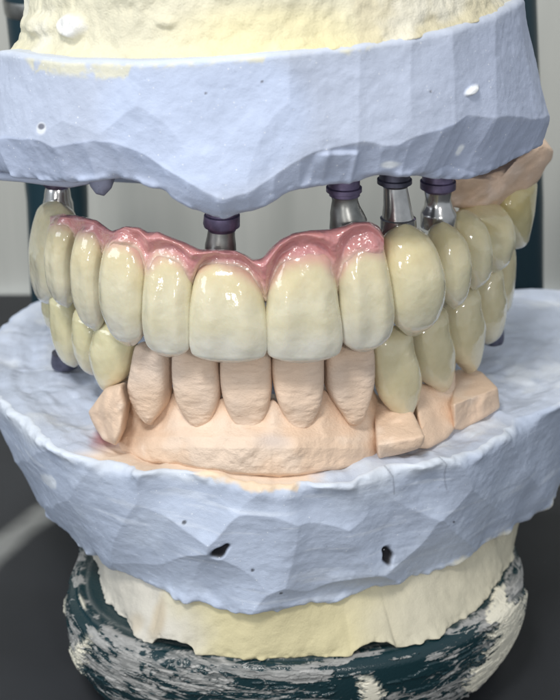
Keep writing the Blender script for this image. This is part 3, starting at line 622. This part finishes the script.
UPT = [
 ([(203, 36, 84), (212, 32, 82), (228, 28, 76), (250, 25, 72), (272, 25, 70), (290, 29, 66), (300, 37, 62), (305, 44, 58)], 2.35, -62, (.62, .6, .45)),
 ([(214, 52, 78), (225, 48, 80), (245, 45, 78), (270, 45, 77), (292, 48, 76), (303, 56, 74), (308, 62, 72)], 1.55, -50, (.8, .85, .5)),
 ([(220, 82, 108), (232, 77, 108), (252, 72, 106), (280, 71, 106), (305, 73, 106), (320, 79, 105), (331, 88, 101)], .95, -40, (.8, .85, .45)),
 ([(228, 112, 142), (240, 106, 148), (262, 101, 150), (290, 99, 150), (315, 101, 147), (333, 108, 145), (346, 118, 138)], .38, -27, (.7, .8, .35)),
 ([(243, 154, 184), (252, 148, 189), (275, 145, 192), (305, 143, 192), (330, 143, 191), (346, 146, 190), (357, 152, 186)], .10, -13, (.6, .7, .25)),
 ([(250, 205, 248), (262, 199, 254), (285, 193, 261), (310, 190, 265), (335, 190, 267), (352, 191, 266), (363, 195, 262)], -.06, -4, (.5, .6, .2)),
 ([(236, 283, 325), (250, 277, 331), (275, 270, 335), (305, 267, 338), (330, 266, 341), (350, 267, 341), (363, 272, 336)], -.03, 4, (.5, .6, .2)),
 ([(226, 344, 380), (242, 340, 383), (268, 337, 388), (295, 338, 392), (320, 339, 394), (338, 341, 391), (352, 349, 380)], .20, 15, (.6, .7, .28))]
bv = []
for i, (rows, y, yw, ra) in enumerate(UPT):
    o = loft('tooth', rows, y, yw, M_tooth, br, tooth_color(A1[0], A1[1], pinkline if i > 0 else None), ratio=ra, n=2.45 if i > 4 else 2.3, curv=.10, disp=tdisp(1, .02 if i > 3 else .008, i + 1), nr=90, nc=96, rt=.18, rb=.07 if i > 3 else .13, cb=(.12, .12, .13, .12, .08, .06, .06, .10)[i], lean=(0, -.05, -.08, -.14, -.22, -.24, -.24, -.20)[i])
    bv.append(o)
# gum: follows the tooth faces with a fold over the top
def bvh_of(objs):
    V, Fc = [], []
    for o in objs:
        k = len(V); lw = parent_world(o.parent) + o.location; V += [v.co + lw for v in o.data.vertices]; Fc += [tuple(k + i for i in p.vertices) for p in o.data.polygons]
    return BVHTree.FromPolygons(V, Fc)
bvh = bvh_of(bv)
gtop = smoothc([(44, 220), (50, 216), (60, 214), (75, 215), (85, 217), (97, 220), (105, 226), (112, 231), (125, 226), (140, 227), (148, 232), (158, 231), (170, 236), (185, 242), (200, 249), (215, 249), (235, 250), (245, 254), (253, 259), (262, 258), (270, 248), (280, 239), (292, 233), (310, 230), (330, 229), (345, 225), (352, 222), (370, 221), (379, 226), (384, 236)], 5)
gbot = smoothc([(44, 224), (56, 222), (68, 223), (76, 236), (84, 230), (94, 231), (104, 252), (112, 240), (127, 243), (138, 248), (147, 276), (156, 256), (167, 257), (180, 262), (191, 284), (197, 268), (204, 262), (216, 261), (238, 264), (250, 271), (258, 284), (266, 298), (272, 280), (279, 265), (292, 260), (318, 260), (328, 268), (337, 290), (344, 266), (360, 254), (378, 254), (384, 250)], 5)
cols = np.linspace(50, 384, 420); rws = np.linspace(0, 1, 70); T_, X_ = np.meshgrid(rws, cols, indexing='ij')
PYg = gtop(X_) + (gbot(X_) + 5 - gtop(X_)) * T_
DD = np.full(X_.shape, np.nan); R = ray(X_, PYg); R /= np.linalg.norm(R, axis=-1, keepdims=True); cv = Vector(CAM)
for i in range(X_.shape[0]):
    for j in range(X_.shape[1]):
        h = bvh.ray_cast(cv, Vector(R[i, j]))
        if h[0] is not None: DD[i, j] = h[3]
ar = np.interp(X_, [40, 62, 90, 124, 168, 228, 303, 365, 384], [2.2, 1.75, 1.1, .55, .3, .12, .14, .35, .55])
dflt = np.linalg.norm(atY(X_, PYg, ar) - CAM, axis=-1)
DD = np.where(np.isnan(DD), dflt, np.minimum(DD, dflt + .12))
def blur(A, k, ax):
    kk = np.hanning(k + 2)[1:-1]; kk /= kk.sum(); return np.apply_along_axis(lambda v: np.convolve(np.pad(v, k // 2, mode='edge'), kk, 'valid'), ax, A)
S1 = blur(blur(DD, 25, 1), 15, 0); S2 = blur(blur(DD, 7, 1), 5, 0)
wt = sst(.95, .45, T_) if False else 1 - sst(.45, .95, T_)
DB = S1 * wt + S2 * (1 - wt)
thk = np.interp(T_, [0, .25, .55, .8, 1], [.09, .11, .055, .012, -.035]) * (1 - .8 * (1 - sst(48, 66, X_)))
rollb = .24 * (1 - np.sqrt(np.clip(1 - np.clip((.24 - T_) / .24, 0, 1)**2, 0, 1)))
DG = DB - thk + rollb
Gg = CAM + R * DG[..., None]
lump = .03 * fbm(Gg, 2.6, 3, 41) + .012 * fbm(Gg, 8, 3, 42)
Gg = Gg - R * lump[..., None] * (1 - sst(.7, 1, T_))[..., None]
nn = fbm(Gg, 3, 3, 43); pk = 1 - sst(.48, 1.05, T_ + .14 * nn)
Cg = mixc(np.array([.74, .58, .45]) * np.ones(Gg.shape), (.61, .275, .275), pk); Cg = mixc(Cg, (.62, .30, .29), sst(.1, .6, nn) * .5 * pk)
sheet('gum', Gg[::-1], (0, .62, -.36), M_gum, br, Cg[::-1])

YB = ((.73, .68, .48), (.71, .68, .54))
br2 = thing('dental_bridge', 'upper right bridge of four yellowish crowns without pink gum, beside the pink-gummed bridge', 'dental bridge', (2.2, 1.6, .5), 'porcelain bridges on the casts')
for i, (rows, y, yw, ra) in enumerate([
 ([(224, 385, 424), (238, 382, 433), (260, 381, 441), (285, 383, 446), (308, 387, 445), (326, 394, 438), (336, 403, 427)], .50, 30, (.7, .8, .4)),
 ([(222, 428, 456), (235, 428, 464), (255, 429, 470), (275, 432, 471), (292, 437, 469), (302, 443, 465), (309, 450, 460)], 1.15, 42, (.9, .95, .5)),
 ([(210, 446, 478), (225, 450, 486), (245, 455, 491), (263, 460, 492), (278, 465, 489), (290, 470, 481)], 1.75, 50, (.95, .95, .5)),
 ([(202, 450, 505), (215, 462, 510), (235, 468, 513), (252, 472, 512), (265, 478, 507), (273, 484, 498)], 2.4, 58, (.9, .9, .5))]):
    loft('crown', rows, y, yw, M_tooth, br2, tooth_color(*YB), ratio=ra, n=2.2, curv=.12, disp=tdisp(.5, .002, i + 21), nr=80, nc=90, rt=.20, rb=.16, ct=.07, cb=.14, lean=-.08)
t13 = loft('molar_crown', [(178, 492, 541), (190, 490, 541), (206, 490, 539), (222, 494, 535), (238, 500, 529), (249, 506, 523)], 3.2, 62, M_tooth, None, tooth_color((.58, .52, .30), (.62, .58, .42)), ratio=(.7, .7, .5), n=2.2, rt=.12, rb=.12, ct=.03, cb=.1)
tag(t13, 'rearmost yellowish upper crown hanging under the flesh coloured stone at the right', 'crown')

LB = ((.64, .58, .39), (.64, .60, .46))
lr = thing('dental_bridge', 'lower right bridge of olive cream crowns, above the cut stone blocks', 'dental bridge', (2.2, 2, -1), 'porcelain bridges on the casts')
for i, (rows, y, yw, ra) in enumerate([
 ([(326, 372, 412), (352, 372, 415), (370, 373, 420), (388, 376, 422), (402, 382, 419), (414, 391, 413), (424, 400, 407)], .72, 26, (.5, .7, .45)),
 ([(306, 411, 448), (332, 408, 450), (350, 408, 455), (366, 410, 456), (380, 419, 454), (388, 428, 450), (394, 435, 445)], 1.30, 38, (.7, .8, .5)),
 ([(284, 444, 480), (306, 440, 481), (325, 440, 486), (345, 442, 486), (358, 449, 483), (367, 457, 478), (374, 464, 473)], 1.9, 46, (.8, .8, .5)),
 ([(262, 474, 500), (285, 470, 504), (305, 470, 508), (322, 472, 508), (335, 477, 503), (344, 483, 495)], 2.6, 54, (.8, .8, .5)),
 ([(240, 494, 514), (255, 494, 516), (280, 494, 516), (300, 495, 514), (316, 498, 508)], 3.3, 62, (.8, .8, .5))]):
    loft('crown', rows, y, yw, M_tooth, lr, tooth_color(*LB, neck=LB[0]), ratio=ra, n=2.2, curv=.10, disp=tdisp(.8, 0, i + 41), nr=80, nc=90, rt=.15, rb=.14, cb=.13, ct=.03)
ll = thing('dental_bridge', 'lower left bridge of olive cream crowns, under the left end of the long bridge', 'dental bridge', (-2.6, 2, -1), 'porcelain bridges on the casts')
for i, (rows, y, yw, ra) in enumerate([
 ([(316, 96, 134), (338, 92, 138), (352, 89, 136), (366, 90, 134), (378, 94, 128), (387, 100, 120), (393, 106, 113)], .95, -28, (.6, .75, .5)),
 ([(306, 74, 102), (330, 72, 106), (345, 72, 106), (358, 75, 104), (367, 80, 101), (375, 86, 97)], 1.5, -40, (.8, .85, .5)),
 ([(290, 50, 80), (312, 49, 84), (328, 49, 85), (343, 51, 85), (356, 57, 83), (367, 65, 80)], 2.1, -50, (.8, .8, .5)),
 ([(288, 42, 60), (300, 41, 62), (314, 42, 62), (324, 46, 60), (332, 51, 57)], 2.9, -58, (.8, .8, .5))]):
    loft('crown', rows, y, yw, M_tooth, ll, tooth_color((.68, .63, .42), (.68, .64, .50), neck=(.64, .60, .38)), ratio=ra, n=2.2, curv=.10, disp=tdisp(.8, 0, i + 61), nr=80, nc=90, rt=.12, rb=.12, cb=.13, ct=.03)

# ================================================================== implant abutments
G1 = 'metal abutments joining the bridges to the casts'
def abut(label, y, collar, post, mc, mp_):
    c = atY((collar[0][1] + collar[0][2]) / 2, collar[0][0], y)
    t_ = thing('implant_abutment', label, 'abutment', tuple(c), G1)
    if collar: turned('collar', collar, y, mc, t_)
    turned('post', post, y, mp_, t_)
abut('short polished abutment with thin violet collar above the leftmost molar', 2.95, [(176, 42, 72), (182, 42, 72), (184, 43, 71), (187, 46, 69)], [(187, 46, 69), (190, 45, 70), (198, 44, 71), (203, 43, 73), (214, 42, 74)], M_purple, M_steel)
abut('violet abutment under the lowest point of the upper cast, over a front tooth', .50, [(204, 206, 238), (214, 206, 238), (215, 204, 240), (223, 203, 240), (226, 204, 240), (227, 207, 237), (230, 208, 236)], [(230, 208, 235), (236, 207, 235), (244, 205, 236), (262, 204, 237)], M_purple, M_steel2)
abut('dull grey abutment with violet collar on the right end of the pink gum', .80, [(170, 328, 360), (186, 328, 360), (187, 326, 362), (191, 326, 362), (192, 329, 360), (195, 329, 360), (196, 331, 358)], [(196, 331, 358), (200, 332, 358), (206, 331, 360), (213, 330, 364), (219, 330, 367), (234, 329, 368)], M_purple, M_steel2)
abut('tall shiny silver abutment on the largest crown without pink gum', 1.10, [(168, 379, 410), (178, 379, 410), (179, 377, 412), (183, 377, 412), (184, 380, 410), (186, 382, 408)], [(186, 383, 407), (195, 383, 409), (205, 383, 411), (214, 382, 413), (217, 382, 414), (218, 380, 416), (232, 380, 417)], M_black, M_steel)
abut('abutment with bright violet patch on its collar, rightmost of the five upper ones', 1.85, [(168, 422, 454), (180, 422, 454), (181, 420, 456), (188, 420, 456), (189, 423, 453), (191, 424, 452)], [(191, 424, 452), (198, 425, 451), (206, 424, 453), (211, 421, 456), (214, 420, 457), (226, 420, 457)], M_purple, M_steel)
abut('dark violet stub under the lower left crowns on the blue ledge', 2.9, [(352, 52, 78), (362, 51, 79), (366, 52, 78)], [(366, 54, 76), (368, 56, 74)], M_black, M_black)
abut('dark stub under the lower right crowns on the blue ledge', 3.4, [(326, 482, 504), (338, 481, 504), (342, 482, 503)], [(342, 484, 501), (344, 486, 499)], M_black, M_black)
